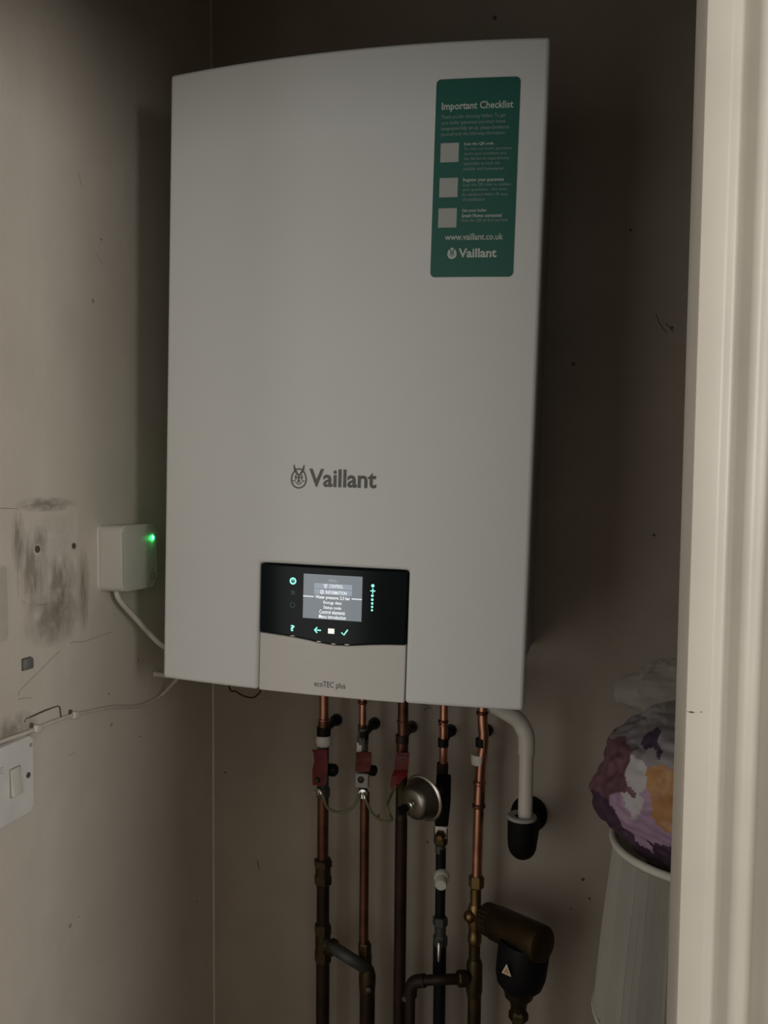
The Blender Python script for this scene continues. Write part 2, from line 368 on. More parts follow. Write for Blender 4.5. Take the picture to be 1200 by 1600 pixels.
# thin painted cable with clips
pts = [onl(-20, 1166, .004), onl(52, 1141, .004), onl(75, 1131, .004), onl(112, 1118, .004), onl(140, 1112, .0035), onl(175, 1105, .0035), onl(210, 1104, .0035), onl(235, 1097, .005), onl(256, 1083, .010)]
e = at(276, 1062, -.19); pts += [e, at(300, 1040, -.17)]
cbl = thing('wall_cable', 'thin painted over cable clipped along the left wall to the boiler', 'cable', pts[3])
obj('sheath', tube(spline(pts, 6), .0022, 8), M['painted'], cbl)
for i, (u, v) in enumerate(((53, 1138), (113, 1117))):
    c = onl(u, v); cl = thing('cable_clip', ('white cable clip on the thin wall cable just above the switch plate', 'white cable clip on the thin wall cable further from the switch plate')[i], 'cable clip', c, 'clips of the thin wall cable')
    mt = Matrix.Translation(c) @ Matrix.Rotation(math.radians(-12), 4, 'X')
    obj('saddle', box((-.001, -.006, -.0042), (.0075, .005, .0042), .0016, 3, mt), M['plastic'], cl)
    obj('nail', lathe([(.0022, 0), (.0022, .0016)], mt @ aim((.004, .006, -.0012), (1, .6, 0)), 10), M['mark'], cl)
    obj('lug', box((-.001, -.0085, .001), (.004, -.006, .0065), .0008, 2, mt), M['mark'] if i else M['mark'], cl)

# gateway box on the left wall
gz0, gz1 = 1.1085, 1.1915
gy0 = -.321; gy1 = gy0+.083; gt_ = .0345
g = thing('gateway_box', 'small white square wall box with a glowing green light', 'gateway', (XL, (gy0+gy1)/2, gz0))
bm = prism(rrect(gy0, gz0, gy1, gz1, .009, 6), 'x', XL+.0035, XL+gt_)
ed = [e for e in bm.edges if all(abs(v.co.x-(XL+gt_)) < 1e-5 for v in e.verts)]
bmesh.ops.bevel(bm, geom=ed, offset=.004, segments=3, profile=.5, affect='EDGES')
sh = obj('shell', bm, M['plastic'], g, smooth=50)
obj('back_plate', prism(rrect(gy0-.0008, gz0-.0008, gy1+.0008, gz1+.0008, .0095, 6), 'x', XL-.001, XL+.003), M['plastic_grub'], g)
c = atx(238.5, 840, XL+gt_)
led = obj('led', lathe([(.0030, -.001), (.0030, .0006), (.0018, .0013)], aim(c, (1, 0, 0)), 14), M['green_led'], g); led['label'] = 'glowing green indicator light'
c = atx(238.5, 900, XL+gt_)
obj('button', lathe([(.0052, .0), (.0052, .0004), (.0044, .0004), (.0044, 0)], aim(c, (1, 0, 0)), 20, cap=False), M['print_dark'], sh)
obj('button_dot', lathe([(.0008, -.0003), (.0008, .0004)], aim(c+Vector((0, 0, .009)), (1, 0, 0)), 8), M['print_dark'], sh)
pts = [Vector((XL+.014, gy0+.018, gz0+.004)), Vector((XL+.016, gy0+.022, gz0-.012)), atx(212, 966, XL+.020), atx(232, 988, XL+.026), at(254, 1009, -.24), at(285, 1024, -.20), at(310, 1030, -.18)]
wc = thing('white_cable', 'white round cable from the small wall box to behind the boiler', 'cable', pts[1])
obj('sheath', tube(spline(pts, 8), .0035, 10), M['cable'], wc)
# stub of trunking / cable poking out behind the boiler's lower left corner
sb = thing('cable_stub', 'short pale cable end poking out beside the lower left boiler corner', 'cable', onl(243, 1053))
obj('sheath', tube([onl(243, 1053, .004), at(262, 1056, -.20), at(300, 1052, -.18)], .0035, 8), M['cable'], sb)
obj('end_cap', lathe([(.0042, -.003), (.0042, .003)], aim(onl(243, 1053, .004), (1, .6, 0)), 10), M['cable'], sb)

# marks on the back wall
obj('corner_filler', prism([(XL-.0005, .001), (XL-.0005, -.0016), (XL+.0026, -.0008), (XL+.0030, .001)], 'z', FZ+.01, CEIL-.01), M['painted'], wall_back)
def ond(u, v): return at(u, v, 0)
for u, v, r in ((773, 28, .003), (668, 1316, .0016), (911, 1374, .0025), (921, 1404, .0018), (352, 1207, .0015), (985, 360, .002), (1050, 512, .0022), (1022, 836, .0022), (892, 1420, .0012)):
    obj('nick', lathe([(r, -.001), (r, .0005), (r*.5, .0009)], aim(ond(u, v), (0, -1, 0)), 10), M['mark'], wall_back)
for a in ([(402, 1344), (405, 1360)], [(1025, 490), (1030, 505), (1042, 520)], [(663, 1110), (670, 1104), (674, 1108)], [(1040, 505), (1052, 518)]):
    obj('scratch', tube([ond(u, v) for u, v in a], .0006, 5), M['mark'], wall_back)

# ------------------------------------------------------------------ the boiler
LEAN = 0.0214
BO = Vector((0, 0, 1.36)); BR = Matrix.Rotation(LEAN, 4, 'Y')
boiler = thing('wall_boiler', 'white wall hung boiler with a lit black control panel', 'boiler', BO, rot=(0, LEAN, 0))
SAG = .0171
def FY(x): return -.32 - SAG*(1-(x/.22)**2)
BRI = BR.to_3x3().inverted()
def bl(u, v):
    o = BRI @ (CAM-BO); d = BRI @ ray(u, v); y = -.335
    for _ in range(12):
        p = o + d*((y-o.y)/d.y); y = FY(max(-.22, min(.22, p.x)))
    return p.x, p.z
PX0 = (bl(408, 882)[0]+bl(403, 1074)[0])/2; PX1 = (bl(636.5, 894)[0]+bl(632.5, 1097)[0])/2
PZT = (bl(410, 879.5)[1]+bl(634, 893)[1])/2
def slab(poly_cells, yback, dy=0):
    """curved slab: cells (x0,x1,z0,z1) tessellated along x"""
    b = bmesh.new(); cache = {}
    def V(x, z):
        k = (round(x, 5), round(z, 5))
        if k not in cache: cache[k] = b.verts.new((x, FY(x)+dy, z))
        return cache[k]
    xs, zs, skip = poly_cells
    for i in range(len(xs)-1):
        for j in range(len(zs)-1):
            if skip((xs[i]+xs[i+1])/2, (zs[j]+zs[j+1])/2): continue
            b.faces.new((V(xs[i], zs[j]), V(xs[i+1], zs[j]), V(xs[i+1], zs[j+1]), V(xs[i], zs[j+1])))
    r = bmesh.ops.extrude_face_region(b, geom=list(b.faces))
    nv = [g_ for g_ in r['geom'] if isinstance(g_, bmesh.types.BMVert)]
    for v in nv: v.co.y = yback
    return b
def span(a, b, n): return [a+(b-a)*k/n for k in range(n+1)]
GAP = .0009
xs = span(-.22, PX0-GAP, 8) + span(PX0-GAP, PX1+GAP, 12)[1:] + span(PX1+GAP, .22, 9)[1:]
zs = [-.36, PZT+GAP, .1, .36]
cover = obj('front_cover', slab((xs, zs, lambda x, z: PX0-GAP < x < PX1+GAP and z < PZT+GAP), -.296), M['enamel'], boiler, world=False, smooth=30)
bv = cover.modifiers.new('bevel', 'BEVEL'); bv.width = .0042; bv.segments = 4; bv.limit_method = 'ANGLE'; bv.angle_limit = math.radians(50)
obj('casing', box((-.207, -.297, -.345), (.207, 0, .35), .006, 3), M['enamel_in'], boiler, world=False)
obj('panel_recess', box((PX0-.004, -.312, -.352), (PX1+.004, -.290, PZT+.004)), M['dark'], boiler, world=False)
# black glass display, wavy lower edge
wave = [bl(u, v) for u, v in ((406, 987.5), (430, 991), (457, 995), (478, 999.5), (498, 1004), (512, 1006.8), (525, 1008.3), (547, 1009), (565, 1008.3), (581, 1007.6), (605, 1007.4), (634, 1008))]
def zw(x):
    if x <= wave[0][0]: return wave[0][1]
    for (a, b), (c, d) in zip(wave, wave[1:]):
        if x <= c: return b+(d-b)*(x-a)/(c-a)
    return wave[-1][1]
def strip(x0, x1, zlo, zhi, yb, dy, n=36, cr=0):
    b = bmesh.new(); lo_, hi_ = [], []
    for x in span(x0, x1, n):
        h = zhi(x)
        if cr:
            e_ = min(x-x0, x1-x)
            if e_ < cr: h -= cr-math.sqrt(max(0, cr*cr-(cr-e_)**2))
        lo_.append(b.verts.new((x, FY(x)+dy, zlo(x)))); hi_.append(b.verts.new((x, FY(x)+dy, h)))
    for k in range(n): b.faces.new((lo_[k], lo_[k+1], hi_[k+1], hi_[k]))
    r = bmesh.ops.extrude_face_region(b, geom=list(b.faces))
    for v in r['geom']:
        if isinstance(v, bmesh.types.BMVert): v.co.y = yb
    return b
panel = obj('control_panel', strip(PX0+.0003, PX1-.0003, lambda x: zw(x)+.0004, lambda x: PZT-.0003, -.305, -.0004), M['glass'], boiler, world=False, smooth=30)
bv = panel.modifiers.new('bevel', 'BEVEL'); bv.width = .0015; bv.segments = 2; bv.limit_method = 'ANGLE'; bv.angle_limit = math.radians(50)
panel['label'] = 'glossy black control panel with a lit screen'
flap = obj('lower_flap', strip(PX0+.0003, PX1-.0003, lambda x: -.36, lambda x: zw(x)-.0004, -.305, .0012), M['flap'], boiler, world=False, smooth=30)
bv = flap.modifiers.new('bevel', 'BEVEL'); bv.width = .0012; bv.segments = 2; bv.limit_method = 'ANGLE'; bv.angle_limit = math.radians(50)
flap['label'] = 'pale grey plastic flap below the black panel'

# flat print on the curved front -------------------------------------------------
def font_geo(s, bold=0.0, sx=1.0):
    c = bpy.data.curves.new('t', 'FONT'); c.body = s; c.resolution_u = 2; c.offset = bold
    o = bpy.data.objects.new('t', c); COL.objects.link(o)
    dg = bpy.context.evaluated_depsgraph_get(); dg.update()
    me = bpy.data.meshes.new_from_object(o.evaluated_get(dg))
    vs = [(v.co.x, v.co.y) for v in me.vertices]; fs = [tuple(p.vertices) for p in me.polygons]
    bpy.data.objects.remove(o); bpy.data.curves.remove(c); bpy.data.meshes.remove(me)
    return vs, fs
def place2d(geos, name, m, parent, dy):
    """geos: list of (verts in boiler x,z ; faces)"""
    b = bmesh.new()
    for vs, fs in geos:
        V = [b.verts.new((x, FY(x)-dy, z)) for x, z in vs]
        for f in fs:
            try: b.faces.new([V[i] for i in f])
            except ValueError: pass
    me = bpy.data.meshes.new(name)
    for f in b.faces:
        f.normal_update()
        if f.normal.y > 0: f.normal_flip()
    b.to_mesh(me); b.free(); me.materials.append(m)
    o = bpy.data.objects.new(name, me); COL.objects.link(o); o.parent = parent
    return o
def fit(s, u0, v0, u1, v1, bold=0.0):
    """text fitted into the box measured on the boiler front"""
    vs, fs = font_geo(s, bold)
    xs_ = [p[0] for p in vs]; ys_ = [p[1] for p in vs]
    um, vm = (u0+u1)/2, (v0+v1)/2
    slope = (bl(u1, vm)[1]-bl(u0, vm)[1])
    xa = bl(u0, vm)[0]; xb = bl(u1, vm)[0]; zc = bl(um, vm)[1]; hh = abs(bl(um, v0)[1]-bl(um, v1)[1])
    ax, bx_, ay, by = min(xs_), max(xs_), min(ys_), max(ys_)
    return [(xa+(x-ax)/(bx_-ax)*(xb-xa), zc-hh/2+(y-ay)/(by-ay)*hh) for x, y in vs], fs
def poly_geo(pts): return pts, [tuple(range(len(pts)))]
def ring_geo(cx, cz, rx, rz, wd, n=28, a0=0, a1=360, f=None):
    vs, fs = [], []; full = abs(a1-a0) >= 360
    for k in range(n+1):
        a = math.radians(a0+(a1-a0)*k/n); q = f(a) if f else 1
        vs += [(cx+rx*q*math.cos(a), cz+rz*math.sin(a)), (cx+(rx*q-wd)*math.cos(a), cz+(rz-wd)*math.sin(a))]
    for k in range(n): fs.append((2*k, 2*k+1, 2*k+3, 2*k+2))
    return vs, fs
def disc_geo(cx, cz, r, n=16, rz=None, f=None):
    rz = rz or r
    return poly_geo([(cx+r*(f(2*PI*k/n) if f else 1)*math.cos(2*PI*k/n), cz+rz*math.sin(2*PI*k/n)) for k in range(n)])
def line_geo(pts, wd):
    vs, fs = [], []
    ws = wd if isinstance(wd, (list, tuple)) else [wd]*len(pts)
    for i, (x, z) in enumerate(pts):
        a = pts[max(i-1, 0)]; b = pts[min(i+1, len(pts)-1)]; L_ = math.hypot(b[0]-a[0], b[1]-a[1]) or 1
        nx, nz = -(b[1]-a[1])/L_, (b[0]-a[0])/L_
        vs += [(x+nx*ws[i]/2, z+nz*ws[i]/2), (x-nx*ws[i]/2, z-nz*ws[i]/2)]
    for i in range(len(pts)-1): fs.append((2*i, 2*i+1, 2*i+3, 2*i+2))
    return vs, fs
def quad_geo(x0, z0, x1, z1): return poly_geo([(x0, z0), (x1, z0), (x1, z1), (x0, z1)])

def emblem(cx, cz, h):
    """hare's head looking out of an egg shaped ring; unit height h"""
    k = h/2.0; w = k*.70
    egg = lambda a: 1-.10*math.sin(a)
    def P(x, z): return (cx+x*k, cz+z*k)
    g = []
    oz = cz-.16*k
    g.append(ring_geo(cx, oz, w, k*.84, k*.115, 36, 112, 428-68+60, egg) if False else ring_geo(cx, oz, w, k*.84, k*.115, 40, 0, 360, egg))
    for s in (-1, 1):
        g.append(line_geo([P(s*.46, .98), P(s*.38, .62), P(s*.26, .36), P(s*.06, .16)], [.05*k, .20*k, .19*k, .08*k]))     # ears
        g.append(line_geo([P(s*.08, .20), P(s*.26, .12), P(s*.31, -.05), P(s*.26, -.22)], .085*k))                       # brow and cheek
        g.append(line_geo([P(s*.24, .00), P(s*.15, -.10), P(s*.25, -.16)], .08*k))                                          # eye
        g.append(line_geo([P(s*.26, -.24), P(s*.40, -.40), P(s*.56, -.36)], [.06*k, .09*k, .04*k]))                          # whisker
        g.append(line_geo([P(s*.02, -.66), P(s*.16, -.58), P(s*.28, -.44)], .07*k))                                         # jaw
    g.append(poly_geo([P(-.10, .20), P(.10, .20), P(.07, -.28), P(.12, -.42), P(0, -.54), P(-.12, -.42), P(-.07, -.28)]))     # nose bridge
    return g
# big silver brand on the cover
ex, ez = bl(467, 744.5); eh = abs(bl(467, 725)[1]-bl(467, 763)[1])
place2d(emblem(ex, ez, eh), 'brand_emblem', M['silver'], cover, .0005)
place2d([fit('Vaillant', 483, 733.5, 588.5, 762, .024)], 'brand_lettering', M['silver'], cover, .0005)
place2d([fit('ecoTEC plus', 490.5, 1065.5, 539.5, 1077.5, .0)], 'range_lettering', M['print_dark'], flap, -.0007)

# control panel graphics
def C(u, v): return (390+u*.225, 860+v*.225)
def cb(u, v): return bl(*C(u, v))
PXM = abs(bl(520, 930)[0]-bl(519, 930)[0])            # metres per pixel on the panel
s0, s1, s2, s3 = cb(375, 160), cb(785, 183), cb(778, 497), cb(373, 465)
SX0, SX1 = (s0[0]+s3[0])/2, (s1[0]+s2[0])/2; SZ1, SZ0 = (s0[1]+s1[1])/2, (s2[1]+s3[1])/2
scr = place2d([([(x, z) for x in span(SX0, SX1, 8) for z in (SZ0, SZ1)], [(2*k, 2*k+2, 2*k+3, 2*k+1) for k in range(8)])], 'screen', M['screen'], panel, .0007)
def zrow(v): return cb(580, v)[1]
def ctext(s, u0, v0, u1, v1, bold=0.0): return fit(s, *C(u0, v0), *C(u1, v1), bold)
# third level limit: boiler > control_panel > screen/graphics ; graphics are sub-parts of the panel
place2d([ctext('MENU', 551, 203, 612, 221)], 'screen_title', M['screen_dim'], panel, .0009)
bt = []
for (ua, va, ub, vb) in ((450, 227, 714, 275), (449, 267, 712, 316)):
    xa = cb(ua, (va+vb)/2)[0]; xb = cb(ub, (va+vb)/2)[0]; zc = cb((ua+ub)/2, (va+vb)/2)[1]; hh = 35*.225*PXM
    place2d([quad_geo(xa, zc-hh/2, xb, zc+hh/2)], 'screen_button', M['screen_btn'], panel, .0009)
gx, gz = cb(530, 248); u_ = .225*PXM
place2d([ctext('CONTROL', 556, 238, 652, 262, .01), ring_geo(gx, gz-3*u_, 9*u_, 9*u_, 4*u_, 14), line_geo([(gx-14*u_, gz+6*u_), (gx, gz+14*u_), (gx+14*u_, gz+6*u_)], 4*u_)], 'screen_text', M['screen_txt'], panel, .0011)
gx, gz = cb(505, 288)
place2d([ctext('INFORMATION', 530, 282, 676, 306, .01), ring_geo(gx, gz, 14*u_, 14*u_, 4*u_, 16), line_geo([(gx, gz-7*u_), (gx, gz+7*u_)], 5*u_)], 'screen_text', M['screen_txt'], panel, .0011)
za = cb(375, 315)[1]; zb_ = cb(785, 341)[1]; zl = (za+zb_)/2
place2d([quad_geo(SX0, zl-3*u_, cb(448, 320)[0], zl+3*u_)], 'screen_line', M['screen_txt'], panel, .0011)
place2d([quad_geo(cb(710, 337)[0], zl-3*u_, SX1, zl+3*u_)], 'screen_line', M['screen_txt'], panel, .0011)
place2d([ctext('Water pressure: 2.3 bar', 458, 316, 700, 346, .022)], 'screen_text', M['screen_txt'], panel, .0011)
for s, a in (('Energy data', (514, 353, 641, 379)), ('Status code', (515, 387, 638, 408)), ('Control elements', (486, 416, 664, 443)), ('Menu introduction', (483, 449, 670, 476))):
    place2d([ctext(s, *a, .014)], 'screen_text', M['screen_txt'], panel, .0011)
# touch keys
def K(u, v): return cb(u, v)
x, z = K(303, 212)
place2d([ring_geo(x, z, 24*u_, 24*u_, 11*u_, 22), line_geo([(x, z+10*u_), (x, z-2*u_)], 6*u_)], 'power_key', M['teal'], panel, .0008)
x, z = K(303, 292)
place2d([line_geo([(x+d*u_-1*u_, z-13*u_), (x+d*u_+2*u_, z-4*u_), (x+d*u_-2*u_, z+4*u_), (x+d*u_+1*u_, z+13*u_)], 3.5*u_) for d in (-10, 0, 10)], 'heating_key', M['teal_dim'], panel, .0008)
x, z = K(300, 378)
place2d([ring_geo(x, z, 18*u_, 18*u_, 2.5*u_, 18)], 'water_key', M['teal_dim'], panel, .0008)
place2d([ctext('?', 284, 517, 314, 560, .03)], 'help_key', M['teal'], panel, .0008)
x, z = K(473, 553)
place2d([line_geo([(x+25*u_, z), (x-18*u_, z)], 8*u_), line_geo([(x-2*u_, z+19*u_), (x-21*u_, z), (x-2*u_, z-19*u_)], 9*u_)], 'back_key', M['teal'], panel, .0008)
x, z = K(568, 560)
place2d([quad_geo(x-22*u_, z-17*u_, x+22*u_, z+17*u_)], 'menu_key', M['white_led'], panel, .0008)
x, z = K(661, 570)
place2d([line_geo([(x-21*u_, z-1*u_), (x-5*u_, z-17*u_), (x+21*u_, z+20*u_)], 9*u_)], 'confirm_key', M['teal'], panel, .0008)
x, z = K(857, 245)
place2d([disc_geo(x, z, 11*u_)], 'level_dot', M['teal'], panel, .0008)
x, z = K(857, 281)
place2d([line_geo([(x-17*u_, z), (x+17*u_, z)], 7*u_), line_geo([(x, z-17*u_), (x, z+17*u_)], 7*u_)], 'plus_key', M['teal'], panel, .0008)
for (u, v, r) in ((854, 314, 9), (853, 342, 8.5), (853, 368, 8), (852, 392, 7.5), (851, 415, 7)):
    x, z = K(u, v); place2d([disc_geo(x, z, r*u_)], 'level_dot', M['teal'], panel, .0008)
for u, v in ((300, 603), (483, 640), (585, 652), (678, 654)):
    x, z = K(u, v); z = zw(x)+.0014
    bm = box((x-17*u_, FY(x)-.0012, z-.0005), (x+17*u_, FY(x)+.001, z+.0005), .0003, 2)
    obj('key_ridge', bm, M['chrome'], panel, world=False)

# green checklist sticker
TL, TR, BL_, BR_ = bl(683, 125), bl(814, 119.5), bl(671.5, 434), bl(801.5, 432)
X0, X1 = (TL[0]+BL_[0])/2, (TR[0]+BR_[0])/2; Z1, Z0 = (TL[1]+TR[1])/2, (BL_[1]+BR_[1])/2
n = 10; rr = .005
b = bmesh.new(); lo_, hi_ = [], []
stx = sorted(set([X0+rr*(1-math.cos(math.radians(a))) for a in (0, 15, 30, 45, 60, 75, 90)] + span(X0+rr, X1-rr, 8) + [X1-rr*(1-math.cos(math.radians(a))) for a in (0, 15, 30, 45, 60, 75, 90)]))
for x in stx:
    e_ = min(x-X0, X1-x); dz = rr-math.sqrt(max(0, rr*rr-(rr-e_)**2)) if e_ < rr else 0
    lo_.append(b.verts.new((x, FY(x)-.0006, Z0+dz))); hi_.append(b.verts.new((x, FY(x)-.0006, Z1-dz)))
for k in range(len(stx)-1): b.faces.new((lo_[k], lo_[k+1], hi_[k+1], hi_[k]))
r = bmesh.ops.extrude_face_region(b, geom=list(b.faces))
for v in r['geom']:
    if isinstance(v, bmesh.types.BMVert): v.co.y = FY(v.co.x)-.0001
stick = obj('checklist_sticker', b, M['green'], boiler, world=False, smooth=30); stick['label'] = 'green rectangular checklist sticker with white print'
def S(u, v): return (650+u*.2187, 100+v*.2187)
def stext(s, u0, v0, u1, v1, bold=0.0): return fit(s, *S(u0, v0), *S(u1, v1), bold)
place2d([stext('Important Checklist', 186, 268, 696, 338, .018)], 'heading', M['print_white'], stick, .0009)
place2d([stext('Thank you for choosing Vaillant. To get', 182, 360, 640, 394), stext('your boiler guarantee and smart home', 182, 402, 640, 436), stext('integration fully set up, please familiarise', 181, 443, 664, 478), stext('yourself with the following information:', 180, 484, 636, 518)], 'introduction', M['print_dim'], stick, .0009)
place2d([stext('Scan the QR code', 345, 560, 556, 584, .015)], 'subheading', M['print_white'], stick, .0009)
place2d([stext('To view our boiler guarantee', 344, 594, 682, 620), stext('terms and conditions and', 344, 629, 646, 650), stext('the full list of requirements', 343, 663, 666, 692), stext('applicable to both the', 342, 700, 600, 727), stext('installer and homeowner.', 340, 736, 634, 760)], 'paragraph', M['print_dim'], stick, .0009)
place2d([stext('Register your guarantee', 337, 815, 628, 846, .015)], 'subheading', M['print_white'], stick, .0009)
place2d([stext('Scan the QR code to validate', 335, 850, 678, 876), stext('your guarantee - this must', 334, 886, 650, 912), stext('be validated within 30 days', 333, 920, 656, 948), stext('of installation', 333, 956, 492, 980)], 'paragraph', M['print_dim'], stick, .0009)
place2d([stext('Get your boiler', 330, 1036, 506, 1064, .015), stext('Smart Home connected', 328, 1070, 612, 1096, .015)], 'subheading', M['print_white'], stick, .0009)
place2d([stext('Scan the QR to find out how', 327, 1104, 658, 1132)], 'paragraph', M['print_dim'], stick, .0009)
for (ua, va, ub, vb) in ((174, 569, 308, 702), (166, 818, 301, 952), (158, 1034, 293, 1169)):
    cx, cz = bl(*S((ua+ub)/2, (va+vb)/2)); hw = abs(bl(*S(ub, va))[0]-bl(*S(ua, va))[0])/2
    place2d([quad_geo(cx-hw*.97, cz-hw, cx+hw*.97, cz+hw)], 'white_square', M['square'], stick, .0009)
place2d([stext('www.vaillant.co.uk', 208, 1212, 622, 1258, .01)], 'web_address', M['print_white'], stick, .0009)
ex, ez = bl(*S(258, 1350)); eh = abs(bl(*S(258, 1306))[1]-bl(*S(258, 1396))[1])
egg = lambda a: 1-.10*math.sin(a)
place2d([disc_geo(ex, ez-.05*eh, eh*.37, 28, eh*.45, egg)], 'brand_egg', M['print_white'], stick, .0009)
place2d([g_ for i_, g_ in enumerate(emblem(ex, ez, eh*.92)) if i_ > 0], 'brand_emblem', M['green'], stick, .0011)
place2d([stext('Vaillant', 305, 1318, 576, 1384, .028)], 'brand_lettering', M['print_white'], stick, .0009)

# ------------------------------------------------------------------ pipes under the boiler
YP = -.065
def pp(u, v, Y=YP): return at(u, v, Y)
def vlathe(segs, u0, Y=YP, n=20):
    """segs: [(v, radius px)] stacked downwards on a vertical axis through pixel column u0 (taken at first v)"""
    p0 = pp(u0, segs[0][0], Y); k = mpp(p0); prof = []
    for v, r in segs:
        prof.append((r*k, pp(u0, v, Y).z))
    return lathe(prof[::-1], Matrix.Translation((p0.x, Y, 0)), n)
def seg(name, u, v0, v1, r, m, parent, Y=YP): return obj(name, vlathe([(v0, r), (v1, r)], u, Y), m, parent)
def nut(name, u, v0, v1, r, m, parent, Y=YP, sides=6):
    return obj(name, vlathe([(v0, r*.86), (v0+(v1-v0)*.12, r), (v1-(v1-v0)*.12, r), (v1, r*.86)], u, Y, sides), m, parent, smooth=20)
def ring(name, u, v, h, r, m, parent, Y=YP):
    return obj(name, vlathe([(v-h/2, r*.85), (v-h/4, r), (v+h/4, r), (v+h/2, r*.85)], u, Y), m, parent)
def base_at(u, v, Y=YP): p = pp(u, v, Y); return Vector((p.x, Y, FZ))
def down(name, u, v0, r, m, parent, Y=YP):
    p = pp(u, v0, Y); k = mpp(p)
    return obj(name, lathe([(r*k, FZ), (r*k, p.z)], Matrix.Translation((p.x, Y, 0)), 20), m, parent)
def wall_clip(u, v, r, m, parent, Y=YP):
    """saddle behind the pipe with a stem to the wall"""
    p = pp(u, v, Y); k = mpp(p); R_ = r*k
    bm = lathe([(R_, -.006), (R_, .006)], Matrix.Translation(p), 16, cap=True)
    lathe([(.0055, 0), (.0055, abs(Y)-.005), (.0095, abs(Y)-.005), (.0095, abs(Y)+.001)], aim(p, (0, 1, 0)), 12, bm)
    return obj('wall_clip', bm, m, parent)
def lever(pts, u, thick, m, name, parent, Y, hole=None):
    """flat bent handle: rows (u_left, v, u_right, dy)"""
    b = bmesh.new(); rows = []
    for ul, v, ur, dy in pts:
        rows.append((b.verts.new(at(ul, v, Y+dy)), b.verts.new(at((ul+ur)/2, v, Y+dy-.001)), b.verts.new(at(ur, v, Y+dy))))
    for a, c in zip(rows, rows[1:]):
        for i in (0, 1): b.faces.new((a[i], a[i+1], c[i+1], c[i]))
    bmesh.ops.solidify(b, geom=list(b.faces), thickness=thick)
    return obj(name, b, m, parent, smooth=35)

# pipe 1
p1 = thing('copper_pipe', 'leftmost copper pipe with a white band and dark red lever', 'pipe', base_at(505, 1300), 'pipes under the boiler')
def top_seg(name, u, v1, r, m, parent, Y=YP, zt=1.012):
    p = pp(u, v1, Y); k = mpp(p); return obj(name, lathe([(r*k, p.z), (r*k, zt)], Matrix.Translation((p.x, Y, 0)), 20), m, parent)
top_seg('tube', 506, 1126, 7.2, M['copper'], p1)
ring('collar', 506, 1124.5, 4, 9, M['copper'], p1)
seg('sleeve', 505.5, 1126, 1148, 8.4, M['copper_dk'], p1)
ring('flange', 505.5, 1148, 6, 10.5, M['copper_dk2'], p1)
ring('band', 506, 1157, 16, 12.5, M['plastic'], p1)
seg('valve_body', 505, 1164, 1243, 9.0, M['grey_metal'], p1)
wall_clip(506, 1142, 11, M['black'], p1)
obj('valve_knob', lathe([(.008, 0), (.0095, .004), (.0095, .012), (.007, .015)], aim(at(512, 1202, YP), (1, -.15, 0)), 14), M['black'], p1)
lever([(487, 1171, 511, -.016), (490, 1178, 511, -.019), (491, 1190, 512, -.018), (488, 1203, 512, -.020), (488, 1215, 511, -.025), (488, 1227, 510, -.026)], 0, .0022, M['red'], 'lever', p1, YP)
obj('lever_screw', lathe([(.004, 0), (.0045, .002), (.0025, .004)], aim(at(496, 1219, YP-.027), (0, -1, .1)), 6), M['brass_dk'], p1)
seg('tube', 504.8, 1240, 1345, 8.8, M['copper_dk'], p1)
nut('coupling_nut', 504.8, 1342, 1354, 14.5, M['brass_dk'], p1); seg('coupling', 504.8, 1352, 1370, 12, M['brass_dk'], p1); nut('coupling_nut', 504.8, 1366, 1382, 14, M['brass_dk'], p1)
seg('tube', 504.8, 1380, 1447, 9.8, M['copper_dk2'], p1)
nut('tee_nut', 504.5, 1443, 1460, 13.5, M['brass_dk'], p1); seg('tee', 504.5, 1458, 1488, 12, M['brass_dk'], p1); nut('tee_nut', 504.5, 1485, 1503, 13.5, M['brass_dk'], p1)
down('tube', 504.5, 1500, 10.5, M['copper_dk2'], p1)
# bypass between pipes 1 and 2
bpz = [at(507, 1474, YP), at(517, 1478, YP-.012), at(540, 1493, YP-.022), at(558, 1504, YP-.018), at(572, 1512, YP)]
bp1 = thing('bypass_pipe', 'short grey slanting pipe joining the two leftmost pipes', 'pipe', bpz[2])
obj('tube', tube(spline(bpz, 5), .0092, 14), M['grey_metal'], bp1)
obj('nut', lathe([(.0105, -.006), (.0125, -.004), (.0125, .005), (.0105, .007)], aim(at(519, 1480, YP-.012), bpz[2]-bpz[1]), 6), M['brass_dk'], bp1, smooth=20)

# pipe 2
p2 = thing('copper_pipe', 'thin copper pipe with a faded red lever, second from the left', 'pipe', base_at(570, 1300), 'pipes under the boiler')
top_seg('tube', 566.5, 1136, 5.6, M['copper'], p2)
ring('flange', 566.5, 1097, 6, 7.2, M['copper_dk'], p2); ring('collar', 566, 1134, 5, 7, M['copper_dk'], p2)
seg('union', 567, 1137, 1152, 7.5, M['grey_metal'], p2); nut('union_nut', 567, 1150, 1163, 9, M['grey_metal'], p2)
seg('valve_body', 568, 1160, 1243, 7.0, M['grey_metal'], p2)
wall_clip(568, 1148, 8, M['black'], p2)
obj('clip_lug', box((-.004, -.003, -.007), (.004, .003, .007), .001, 2, Matrix.Translation(at(562, 1167, YP-.004))), M['plastic'], p2)
obj('valve_knob', lathe([(.006, 0), (.008, .004), (.008, .010), (.006, .012)], aim(at(576, 1203, YP), (1, -.15, 0)), 14), M['black'], p2)
lever([(557, 1175, 580, -.013), (556, 1180, 581, -.017), (556, 1190, 581, -.020), (555, 1199, 579, -.017), (555, 1206, 577, -.016)], 0, .0022, M['red_faded'], 'lever', p2, YP)
obj('lever_clamp', box((-.0098, -.004, -.0105), (.0098, .004, .0105), .0015, 2, Matrix.Translation(at(566, 1219, YP-.014))), M['seal'], p2)
